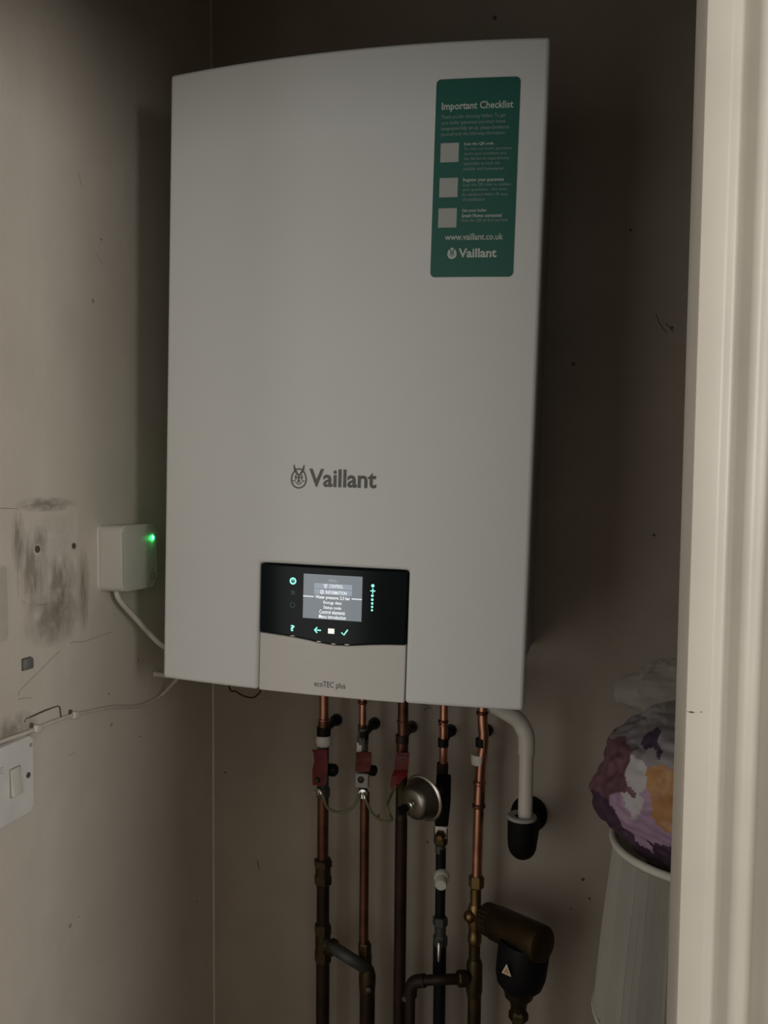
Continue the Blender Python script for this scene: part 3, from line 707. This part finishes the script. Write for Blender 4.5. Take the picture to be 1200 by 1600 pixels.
obj('clamp_screw', lathe([(.0052, 0), (.0052, .002), (.003, .0035)], aim(at(564, 1218, YP-.018), (0, -1, 0)), 6), M['brass_dk'], p2)
obj('earth_washer', lathe([(.0032, 0), (.0068, .0), (.0068, .0022), (.0035, .0025), (.0030, .0038)], aim(at(567.5, 1240.5, YP-.012), (0, -1, .1)), 18), M['chrome'], p2)
seg('tube', 570, 1238, 1478, 7.3, M['copper_dk'], p2)
nut('fitting_nut', 570, 1472, 1494, 10.5, M['brass_dk'], p2); seg('fitting', 571, 1492, 1520, 10, M['brass_dk'], p2)
obj('fitting_body', vlathe([(1512, 10), (1524, 13.5), (1540, 13), (1552, 12)], 574), M['brass_dk'], p2)
obj('bleed_screw', lathe([(.0045, 0), (.0045, .006), (.003, .007)], aim(at(576, 1544, YP-.010), (.2, -1, 0)), 8), M['grey_metal'], p2)
down('tube', 574, 1550, 12, M['copper_dk2'], p2)

# pipe 3
p3 = thing('copper_pipe', 'thick copper pipe with a bright red lever, middle of the five', 'pipe', base_at(627, 1300), 'pipes under the boiler')
top_seg('tube', 629.5, 1152, 8.2, M['copper_dk'], p3)
ring('collar', 629, 1127, 4, 9.2, M['copper_dk'], p3)
seg('tube', 628.8, 1150, 1182, 9.4, M['copper_dk'], p3)
wall_clip(628.5, 1154, 10.5, M['copper_dk2'], p3)
seg('valve_body', 628, 1180, 1285, 9.3, M['brass_dk'], p3)
lv = lever([(619, 1176, 640, -.020), (618, 1179, 640, -.021), (617, 1192, 639, -.022), (616, 1203, 638, -.022), (612, 1212, 636, -.014), (610, 1222, 626, -.014), (610, 1233, 620, -.016)], 0, .0025, M['red'], 'lever', p3, YP)
obj('lever_slot', box((-.0065, -.0012, -.0012), (.0065, .0012, .0012), 0, 2, Matrix.Translation(at(629, 1182.5, YP-.0232))), M['mark'], lv)
obj('lever_hole', lathe([(.0026, 0), (.0026, .0012)], aim(at(628, 1188.5, YP-.0228), (0, -1, 0)), 12), M['mark'], lv)
down('tube', 627, 1280, 9.6, M['copper_dk2'], p3)

# small round steel vessel in front of pipes 3 and 4
vc = at(663, 1246, -.128); vax = Vector((-.50, -.85, -.12)).normalized()
kx = mpp(vc); VM = aim(vc, vax)
ves = thing('shock_arrestor', 'small round stainless steel vessel with a black cap between pipes', 'vessel', vc)
obj('rear_shell', lathe([(.006, -.030), (.010, -.020), (.020, -.012), (.028, -.004), (.0310, .001)], VM, 32), M['steel'], ves)
obj('rim', lathe([(.0300, -.0010), (.0325, .0), (.0335, .0015), (.0325, .003), (.0300, .004)], VM, 36), M['chrome'], ves)
obj('front_shell', lathe([(.0305, .003), (.0290, .007), (.0250, .018), (.0228, .0235), (.0190, .0265), (.010, .028), (.0001, .0283)], VM, 36), M['steel'], ves)
obj('valve_stem', lathe([(.0055, .026), (.0055, .031), (.004, .032), (.004, .042)], VM, 14), M['chrome'], ves)
obj('valve_cap', lathe([(.0052, .037), (.0056, .039), (.0056, .051), (.0045, .053)], VM, 14), M['black'], ves)
obj('connector', tube([vc-vax*.012, vc-vax*.030, at(689, 1240, YP-.004)], [.010, .008, .008], 12), M['brass_dk'], ves)

# earth bonding wires
for i, pts in enumerate(([at(500, 1236, YP-.022), at(505, 1245, YP-.024), at(512, 1262, YP-.024), at(528, 1269, YP-.024), at(546, 1265, YP-.024), at(556, 1254, YP-.022), at(562, 1240, YP-.018)],
                         [at(569, 1243, YP-.020), at(575, 1258, YP-.024), at(584, 1274, YP-.026), at(598, 1283, YP-.03), at(612, 1281, YP-.04), at(608, 1271, YP-.055), at(605, 1258, YP-.05), at(612, 1240, YP-.03), at(618, 1228, YP-.02)])):
    ew = thing('earth_wire', ('green and yellow earth wire looped between the two leftmost pipes', 'green and yellow earth wire looping beneath the round steel vessel')[i], 'wire', pts[2], 'earth wires')
    obj('sheath', tube(spline(pts, 8), .0021, 8), M['earth'], ew)
    obj('lug', lathe([(.0024, -.004), (.0030, -.003), (.0030, .005), (.0024, .006)], aim(pts[0], pts[1]-pts[0]), 10), M['chrome'], ew)
ec = thing('earth_clamp', 'small metal earth clamp around the leftmost pipe below its lever', 'clamp', at(500, 1238, YP-.014))
obj('strap', vlathe([(1230, 10), (1232, 10.8), (1243, 10.8), (1245, 10)], 504.8), M['grey_metal'], ec)
obj('bolt', lathe([(.0062, 0), (.0062, .006), (.004, .007), (.004, .011)], aim(at(498, 1236, YP-.010), (-.3, -1, 0)), 6), M['chrome'], ec, smooth=20)

# pipe 4
p4 = thing('black_pipe', 'black pipe with a copper top and white cap, second from the right', 'pipe', base_at(689, 1350), 'pipes under the boiler')
top_seg('tube', 692.5, 1205, 6.4, M['copper'], p4)
ring('collar', 692.5, 1127, 5, 8.2, M['copper_dk'], p4); ring('collar', 692.5, 1133, 3, 7.4, M['copper'], p4)
wall_clip(692.5, 1160, 8.5, M['black'], p4)
seg('valve_neck', 691.5, 1192, 1213, 9, M['copper_dk2'], p4)
seg('valve_body', 690.5, 1211, 1292, 9.0, M['brass_dk'], p4)
hb = bmesh.new(); c0 = at(693, 1250, YP-.016)
lv4 = lever([(684, 1210, 704, -.022), (682, 1216, 705, -.026), (680, 1255, 704, -.026), (679, 1284, 701, -.024), (680, 1291, 700, -.022)], 0, .008, M['black'], 'lever', p4, YP)
obj('square_plate', box((-.0085, -.002, -.0085), (.0085, .002, .0085), .0008, 2, Matrix.Translation(at(689, 1300, YP-.018))), M['plastic'], p4)
obj('brass_nut', lathe([(.0080, 0), (.0085, .004), (.006, .007), (.004, .010)], aim(at(688.5, 1304.5, YP-.020), (0, -1, -.1)), 6), M['brass'], p4, smooth=20)
nut('union_nut', 688.8, 1292, 1320, 11, M['brass_dk'], p4); seg('union', 688, 1318, 1332, 8, M['grey_metal'], p4)
down('tube', 689, 1325, 8.0, M['black'], p4)
wc_ = at(690.5, 1366, YP-.002); wax = Vector((.12, -1, -.20)).normalized()
cp = obj('white_cap', lathe([(.0100, 0), (.0112, .003), (.0112, .010), (.0100, .012), (.0088, .012), (.0088, .024), (.0078, .026), (.0001, .0265)], aim(wc_, wax), 24), M['plastic'], p4)
cp['label'] = 'round white plastic cap'
nut('fitting_nut', 688, 1432, 1446, 12, M['grey_metal'], p4); seg('fitting', 688, 1444, 1462, 9, M['grey_metal'], p4); nut('fitting_nut', 688, 1460, 1478, 11.5, M['grey_metal'], p4)
obj('chrome_lever', tube([at(686, 1474, YP-.014), at(686, 1484, YP-.019), at(685.5, 1502, YP-.019)], [.0035, .0030, .0022], 10), M['chrome'], p4)
seg('lower_valve', 687, 1476, 1526, 10.5, M['black'], p4)
down('lower_tube', 687, 1524, 9.6, M['black'], p4)

# pipe 5
p5 = thing('copper_pipe', 'bright copper pipe with a gentle bend, rightmost of the five', 'pipe', base_at(745, 1350), 'pipes under the boiler')
k5 = mpp(at(750, 1200, YP))
path = [Vector((at(754, 1117, YP).x, YP, 1.012)), at(754, 1117, YP), at(755.5, 1145, YP), at(755, 1165, YP), at(752.5, 1185, YP), at(750.5, 1205, YP), at(749.5, 1225, YP)]
obj('tube', tube(spline(path, 5), 8.0*k5, 20), M['copper'], p5)
ring('flange', 753.5, 1113.5, 6, 9.6, M['copper_dk'], p5)
wall_clip(752, 1160, 9, M['black'], p5)
obj('white_clip', lathe([(.0072, -.007), (.0118, -.007), (.0124, 0), (.0118, .007), (.0072, .007)], Matrix.Translation(at(749, 1186, YP+.004)), 18), M['plastic'], p5)
xq = 748.7
ring('collar', 749.4, 1222.5, 7, 10.4, M['copper'], p5); obj('coupling', tube([at(749.4, 1224, YP), at(748.2, 1257, YP)], 8.9*k5, 20), M['copper'], p5); ring('collar', 748, 1258.5, 7, 10.6, M['copper_dk'], p5)
obj('tube', tube([at(748, 1258, YP), at(744.8, 1374, YP)], 8.0*k5, 20), M['copper'], p5)
nut('union_nut', 744.5, 1368, 1387, 12.2, M['brass'], p5); ring('union_ring', 744.5, 1378, 5, 10, M['brass'], p5)
seg('valve_body', 743.5, 1384, 1415, 8.6, M['brass'], p5)
obj('valve_body', vlathe([(1412, 9), (1422, 12), (1440, 12.5), (1450, 9.5), (1458, 9.5), (1462, 11), (1471, 11), (1475, 9)], 742.5), M['brass'], p5)
obj('isolator_cap', lathe([(.0085, 0), (.0095, .003), (.0080, .008), (.0050, .011)], aim(at(737, 1431, YP-.006), (-.75, -.66, 0)), 16), M['brass'], p5)
seg('tube', 741.5, 1472, 1520, 9.0, M['brass_dk'], p5)
obj('tee', vlathe([(1498, 9.5), (1505, 12.5), (1546, 13), (1556, 11)], 741.5), M['brass_dk'], p5)
down('tube', 741.5, 1548, 10.5, M['brass_dk'], p5)

# cross pipe with elbow
cpz = [at(731, 1529.6, YP-.012), at(720, 1529.5, YP-.018), at(690, 1530.5, YP-.034), at(662, 1532, YP-.034), at(650, 1534, YP-.033), at(643, 1540, YP-.032), at(641, 1552, YP-.032)]
x_ = cpz[-1].x; cpz.append(Vector((x_, cpz[-1].y, .25))); 
cr = thing('cross_pipe', 'dark horizontal pipe with an elbow crossing in front of the black pipe', 'pipe', (x_, cpz[-1].y, FZ))
obj('tube', tube(spline(cpz[:-1], 5)+[Vector((x_, cpz[-1].y, FZ))], .0075, 14), M['copper_dk2'], cr)
dr = (cpz[2]-cpz[1]).normalized()
obj('tee_nut', lathe([(.0095, -.008), (.0115, -.006), (.0115, .006), (.0095, .008)], aim(at(722, 1529, YP-.016), dr), 6), M['brass_dk'], cr, smooth=20)
obj('elbow', tube(spline([at(664, 1532, YP-.034), at(650, 1534, YP-.033), at(643, 1541, YP-.032), at(641, 1556, YP-.032)], 6), .0096, 14), M['copper_dk2'], cr)
obj('elbow_screw', lathe([(.004, 0), (.004, .003)], aim(at(633, 1560, YP-.036), (-.3, -1, 0)), 8), M['grey_metal'], cr)

# magnetic filter: brass barrel, black head, brass outlet
fa = at(752, 1431, YP-.006); fb = at(848, 1476, YP-.075); fdir = (fb-fa); FL = fdir.length; FM = aim(fa, fdir)
fl = thing('magnetic_filter', 'dull brass barrel filter with a black head and warning triangle', 'filter', Vector(at(812, 1600, YP-.055)))
n_ = 40; b = bmesh.new()
def knurl(z0, z1, r, mtx, n=48):
    bb = bmesh.new(); A = []; B = []
    for k_ in range(n):
        q = r*(1 if k_ % 2 else .955); a_ = 2*PI*k_/n
        A.append(bb.verts.new((q*math.cos(a_), q*math.sin(a_), z0))); B.append(bb.verts.new((q*math.cos(a_), q*math.sin(a_), z1)))
    for k_ in range(n): bb.faces.new((A[k_], A[(k_+1) % n], B[(k_+1) % n], B[k_]))
    bb.faces.new(A[::-1]); bb.faces.new(B); bb.transform(mtx); return bb
b.free()
obj('union_nut', knurl(FL*.08, FL*.24, .0225, FM), M['brass_dk'], fl, smooth=20)
obj('union_neck', lathe([(.010, -.001), (.014, FL*.04), (.020, FL*.09)], FM, 24), M['brass'], fl)
obj('barrel', lathe([(.0215, FL*.22), (.0240, FL*.26), (.0248, FL*.95), (.0240, FL), (.0220, FL*1.015), (.0001, FL*1.02)], FM, 32), M['brass_dk'], fl)
hc = at(815, 1510, YP-.055); kk = mpp(hc)
hm = Matrix.Translation(hc) @ Matrix.Rotation(math.radians(6), 4, 'Y')
head = obj('head', lathe([(.012, -.037), (.022, -.034), (.031, -.024), (.0345, -.010), (.0350, .010), (.0350, .030), (.0330, .036), (.012, .038)], hm @ Matrix.Diagonal((1, .92, 1, 1)), 32), M['black'], fl)
head['label'] = 'black plastic filter head'
tc_ = at(792, 1517, YP-.089)
tn = Vector((-.45, -.9, .05)).normalized(); tx = Vector((0, 0, 1)).cross(tn).normalized()*1
def tri(rad, off):
    b = bmesh.new(); q = aim(tc_+tn*off, tn)
    vs = []
    for a_ in (90, 210, 330):
        sx_ = math.cos(math.radians(a_))*rad; sz_ = math.sin(math.radians(a_))*rad
        vs.append(tc_+tn*off+tx*(-sx_)+Vector((0, 0, sz_))*1.15)
    A = [b.verts.new(v) for v in vs]; B = [b.verts.new(v-tn*.0008) for v in vs]
    b.faces.new(A); b.faces.new(B[::-1])
    for k_ in range(3): b.faces.new((A[k_], A[(k_+1) % 3], B[(k_+1) % 3], B[k_]))
    return b
WT = .0085
o_ = obj('warning_triangle', tri(WT, .0012), M['warn'], head, smooth=0); o_['label'] = 'pale warning triangle sticker'
obj('warning_symbol', tri(WT*.6, .0018), M['warn_in'], head, smooth=0)
obj('outlet', lathe([(.010, -.065), (.012, -.050), (.0195, -.042), (.0215, -.030), (.0215, -.022)], Matrix.Translation(hc+Vector((-.003, 0, 0))), 24), M['brass_dk'], fl)
obj('outlet_nut', lathe([(.0105, -.078), (.0135, -.075), (.0135, -.066), (.0110, -.062)], Matrix.Translation(hc+Vector((-.003, 0, 0))), 6), M['brass_dk'], fl, smooth=20)
obj('outlet_pipe', lathe([(.0085, FZ-hc.z), (.0085, -.070)], Matrix.Translation(hc+Vector((-.003, 0, 0))), 16), M['brass_dk'], fl)

# condensate waste: white pipe into a black rubber elbow through the wall
YW = -.14
pz = [at(768, 1112, YW+.01), at(792, 1119, YW), at(810, 1124, YW), at(820, 1128, YW), at(825, 1136, YW), at(826, 1150, YW), at(825, 1178, YW)]
kw = mpp(at(820, 1200, YW))
wp = thing('condensate_pipe', 'white plastic waste pipe with an elbow right of the copper pipes', 'pipe', at(820, 1280, YW))
bxl = at(822, 1200, YW).x
el = [Vector((bxl-.068, YW+.02, at(768, 1122, YW).z+.016)), Vector((bxl-.030, YW+.006, at(790, 1134, YW).z+.006))]
zt = at(825, 1131, YW).z
el = [Vector((bxl-.046, YW+.040, zt+.010)), Vector((bxl-.024, YW+.020, zt+.005)), Vector((bxl-.012, YW+.009, zt+.001)), Vector((bxl-.005, YW, zt-.006)), Vector((bxl-.0008, YW, zt-.016)), Vector((bxl, YW, zt-.030)), Vector((bxl, YW, at(822, 1179, YW).z))]
obj('elbow', tube(spline(el, 6), 13.0*kw, 22), M['pvc'], wp)
obj('pipe', lathe([(11.2*kw, at(822, 1279, YW).z), (11.2*kw, at(822, 1170, YW).z)], Matrix.Translation((bxl, YW, 0)), 22), M['pvc'], wp)
obj('stub_pipe', tube([el[0]+Vector((-.02, .014, .016)), el[0]+Vector((-.008, .006, .004)), el[0]+Vector((.008, -.006, -.003))], 11.0*kw, 18), M['pvc'], wp)
wz = at(816, 1276, YW).z; bx2 = at(815.5, 1276, YW).x
wb = thing('rubber_waste_elbow', 'black rubber elbow taking the white waste pipe into the wall', 'pipe elbow', (bx2, YW, wz-.06))
bz = wz-.022
arc = [Vector((bx2, YW, wz)), Vector((bx2, YW, bz))] + [Vector((bx2, YW+.026*(1-math.cos(a_)), bz-.026*math.sin(a_))) for a_ in [PI/2*k_/8 for k_ in range(1, 9)]] + [Vector((bx2, YW+.06, bz-.026)), Vector((bx2, .002, bz-.026))]
obj('elbow', tube(arc, .0188, 24), M['rubber'], wb)
obj('seal', lathe([(.0197, -.002), (.0197, .001), (.018, .0025), (11*kw, .001), (11*kw, -.002)], Matrix.Translation((bx2, YW, wz)), 28), M['seal'], wb)
hz = bz-.026
wcl = thing('wall_collar', 'round black rubber collar around the hole behind the waste pipe', 'collar', (bx2, 0, hz))
obj('ring', lathe([(.0192, -.001), (.027, -.001), (.027, .008), (.024, .011), (.0192, .010)], aim((bx2, 0, hz), (0, -1, 0)), 32, cap=False), M['rubber'], wcl)

# thin wire drooping below the boiler left of the flap
dw = [Vector((at(352, 1060, -.12).x, -.12, 1.02)), at(358, 1072, -.12), at(368, 1080, -.125), at(380, 1087, -.13), at(394, 1090, -.13), at(404, 1084, -.13), at(407, 1074, -.13), Vector((at(408, 1060, -.13).x, -.13, 1.02))]
th = thing('drooping_wire', 'thin dark wire drooping below the lower left of the boiler', 'wire', dw[2])
obj('sheath', tube(spline(dw, 6), .0012, 6), M['copper_dk2'], th)

# ------------------------------------------------------------------ lampshade and bag on the right
YS = -.30
tl = at(958, 1312, YS); br_ = at(927, 1562, YS)
sc_ = Vector((tl.x+.100, YS, 0)); ST = tl.z+.004; SB = br_.z-.004
R0 = .100; R1 = sc_.x-br_.x
ls = thing('table_lamp', 'white pleated fabric lampshade half hidden by the door frame', 'lamp', (sc_.x, sc_.y, FZ))
NPL = 74; b = bmesh.new(); rows = []
rnd = [random.uniform(.4, 1.0) for _ in range(NPL)]
for j in range(9):
    t = j/8; z_ = SB+(ST-SB)*t; R_ = R1+(R0-R1)*t; row = []
    for k_ in range(NPL*2):
        a_ = 2*PI*k_/(NPL*2); q = R_ - (.006*rnd[k_//2] if k_ % 2 else 0) - .0008*math.sin(a_*9+j*.7)
        row.append(b.verts.new((sc_.x+q*math.cos(a_), sc_.y+q*math.sin(a_), z_)))
    rows.append(row)
for A_, B_ in zip(rows, rows[1:]):
    for k_ in range(NPL*2): b.faces.new((A_[k_], A_[(k_+1) % (NPL*2)], B_[(k_+1) % (NPL*2)], B_[k_]))
bmesh.ops.solidify(b, geom=list(b.faces), thickness=.0012)
obj('pleated_cover', b, M['shade'], ls, smooth=25)
def torus(R_, z_, r_): return tube([Vector((sc_.x+R_*math.cos(2*PI*k_/48), sc_.y+R_*math.sin(2*PI*k_/48), z_)) for k_ in range(49)], r_, 10, cap=False)
obj('top_rim', torus(R0+.0002, ST, .0042), M['shade'], ls); obj('bottom_rim', torus(R1-.0005, SB, .0026), M['shade'], ls)
obj('stand', lathe([(.11, FZ), (.11, FZ+.015), (.03, FZ+.03), (.014, FZ+.06), (.014, SB+.08), (.02, SB+.09), (.02, SB+.14), (.004, SB+.145)], Matrix.Translation((sc_.x, sc_.y, 0)), 28), M['brass_dk'], ls)
for k_ in range(3):
    a_ = 2*PI*k_/3; obj('shade_arm', tube([(sc_.x+.015*math.cos(a_), sc_.y+.015*math.sin(a_), SB+.12), (sc_.x+(R1+.6*(R0-R1)-.009)*math.cos(a_), sc_.y+(R1+.6*(R0-R1)-.009)*math.sin(a_), SB+.6*(ST-SB))], .002, 6), M['brass_dk'], ls)

def blob(c, rad, nz=26, na=36, amp=.1, seed=0, sq=1.0, freq=9.0):
    b = bmesh.new(); rows = []
    for j in range(1, nz):
        th_ = PI*j/nz; row = []
        for k_ in range(na):
            a_ = 2*PI*k_/na; d_ = Vector((math.sin(th_)*math.cos(a_), math.sin(th_)*math.sin(a_), math.cos(th_)))
            q = 1+amp*noise.noise(d_*2.1+Vector((seed, 0, 0)))+amp*.45*abs(noise.noise(d_*freq*.5+Vector((0, seed, 0))))+amp*.25*noise.noise(d_*freq+Vector((0, 0, seed)))
            row.append(b.verts.new((c[0]+rad[0]*d_.x*q, c[1]+rad[1]*d_.y*q, c[2]+rad[2]*d_.z*q)))
        rows.append(row)
    for A_, B_ in zip(rows, rows[1:]):
        for k_ in range(na): b.faces.new((A_[k_], A_[(k_+1) % na], B_[(k_+1) % na], B_[k_]))
    b.faces.new(rows[0]); b.faces.new(rows[-1][::-1]); return b
lf = at(936, 1195, YS-.01); tp = at(1000, 1090, YS); kb = mpp(lf)
bc = Vector((lf.x+.104, YS-.005, (at(936, 1092, YS).z+ST-.03)/2)); bh = (at(936, 1092, YS).z-(ST-.03))/2
bag = thing('patterned_bag', 'lilac and dark patterned bag stuffed in the top of the lampshade', 'bag', (bc.x, bc.y, ST-.02))
def pinch(b, zb, r):
    for v in b.verts:
        if v.co.z < zb:
            d_ = Vector((v.co.x-sc_.x, v.co.y-sc_.y)); 
            if d_.length > r: d_ *= r/d_.length; v.co.x = sc_.x+d_.x; v.co.y = sc_.y+d_.y
    return b
BAGC = [mat('bag_lilac', (.40, .27, .40), .4, var=.15, vscale=30), mat('bag_maroon', (.16, .075, .10), .4, var=.2, vscale=30), mat('bag_violet_black', (.055, .03, .06), .35),
        mat('bag_grey', (.27, .25, .27), .4, var=.2, vscale=40), mat('bag_white', (.50, .47, .49), .45, var=.1, vscale=30), mat('bag_orange', (.48, .25, .09), .45, col2=(.34, .16, .06), vscale=45)]
seeds = [((955, 1135), 3), ((950, 1110), 3), ((952, 1180), 1), ((962, 1215), 1), ((975, 1235), 1), ((945, 1235), 1), ((985, 1130), 2), ((1005, 1150), 2), ((990, 1165), 2), ((1020, 1172), 2), ((1000, 1128), 2), ((976, 1150), 2), ((1040, 1175), 3), ((1010, 1185), 3), ((1000, 1210), 4),
         ((985, 1262), 4), ((990, 1225), 4), ((1028, 1210), 5), ((1040, 1240), 5), ((1025, 1250), 5), ((1035, 1275), 5), ((1012, 1285), 0), ((985, 1290), 0), ((1035, 1305), 0), ((970, 1270), 0), ((1000, 1325), 0), ((1040, 1335), 2), ((955, 1300), 2), ((965, 1315), 2), ((1012, 1262), 0), ((948, 1265), 2)]
sd = [(at(u, v, YS-.085 if u > 965 else YS-.04), c_) for (u, v), c_ in seeds]
b = blob(bc, (.108, .100, bh), 150, 220, .12, 3.0)
for v in b.verts:
    t_ = max(0, (bc.z+.012-v.co.z)/bh); q_ = 1-.10*t_**1.6
    v.co.x = sc_.x+(v.co.x-sc_.x)*q_; v.co.y = sc_.y+(v.co.y-sc_.y)*q_
b = pinch(b, ST+.002, R0-.008)
for f in b.faces:
    c_ = f.calc_center_median(); c_ = c_ + Vector((noise.noise(c_*60), noise.noise(c_*60+Vector((9, 0, 0))), noise.noise(c_*60+Vector((0, 7, 0)))))*.010
    if c_.y > YS+.02: f.material_index = (0, 1, 3, 4)[int(abs(noise.noise(c_*25))*8) % 4]
    else: f.material_index = min(sd, key=lambda q: (q[0]-c_).length)[1]
obj('sack', b, BAGC, bag, smooth=60)
pb = at(1058, 1084, YS-.03)
cl_ = thing('clear_bag', 'crumpled translucent plastic bag lying over the patterned bag', 'bag', (pb.x, pb.y, pb.z-.03))
obj('film', blob(pb, (.052, .05, .034), 30, 44, .40, 11, freq=14), mat('thin_plastic_film', (.40, .39, .36), .3, alpha=.20, bump=.4, bscale=60), cl_, smooth=25)
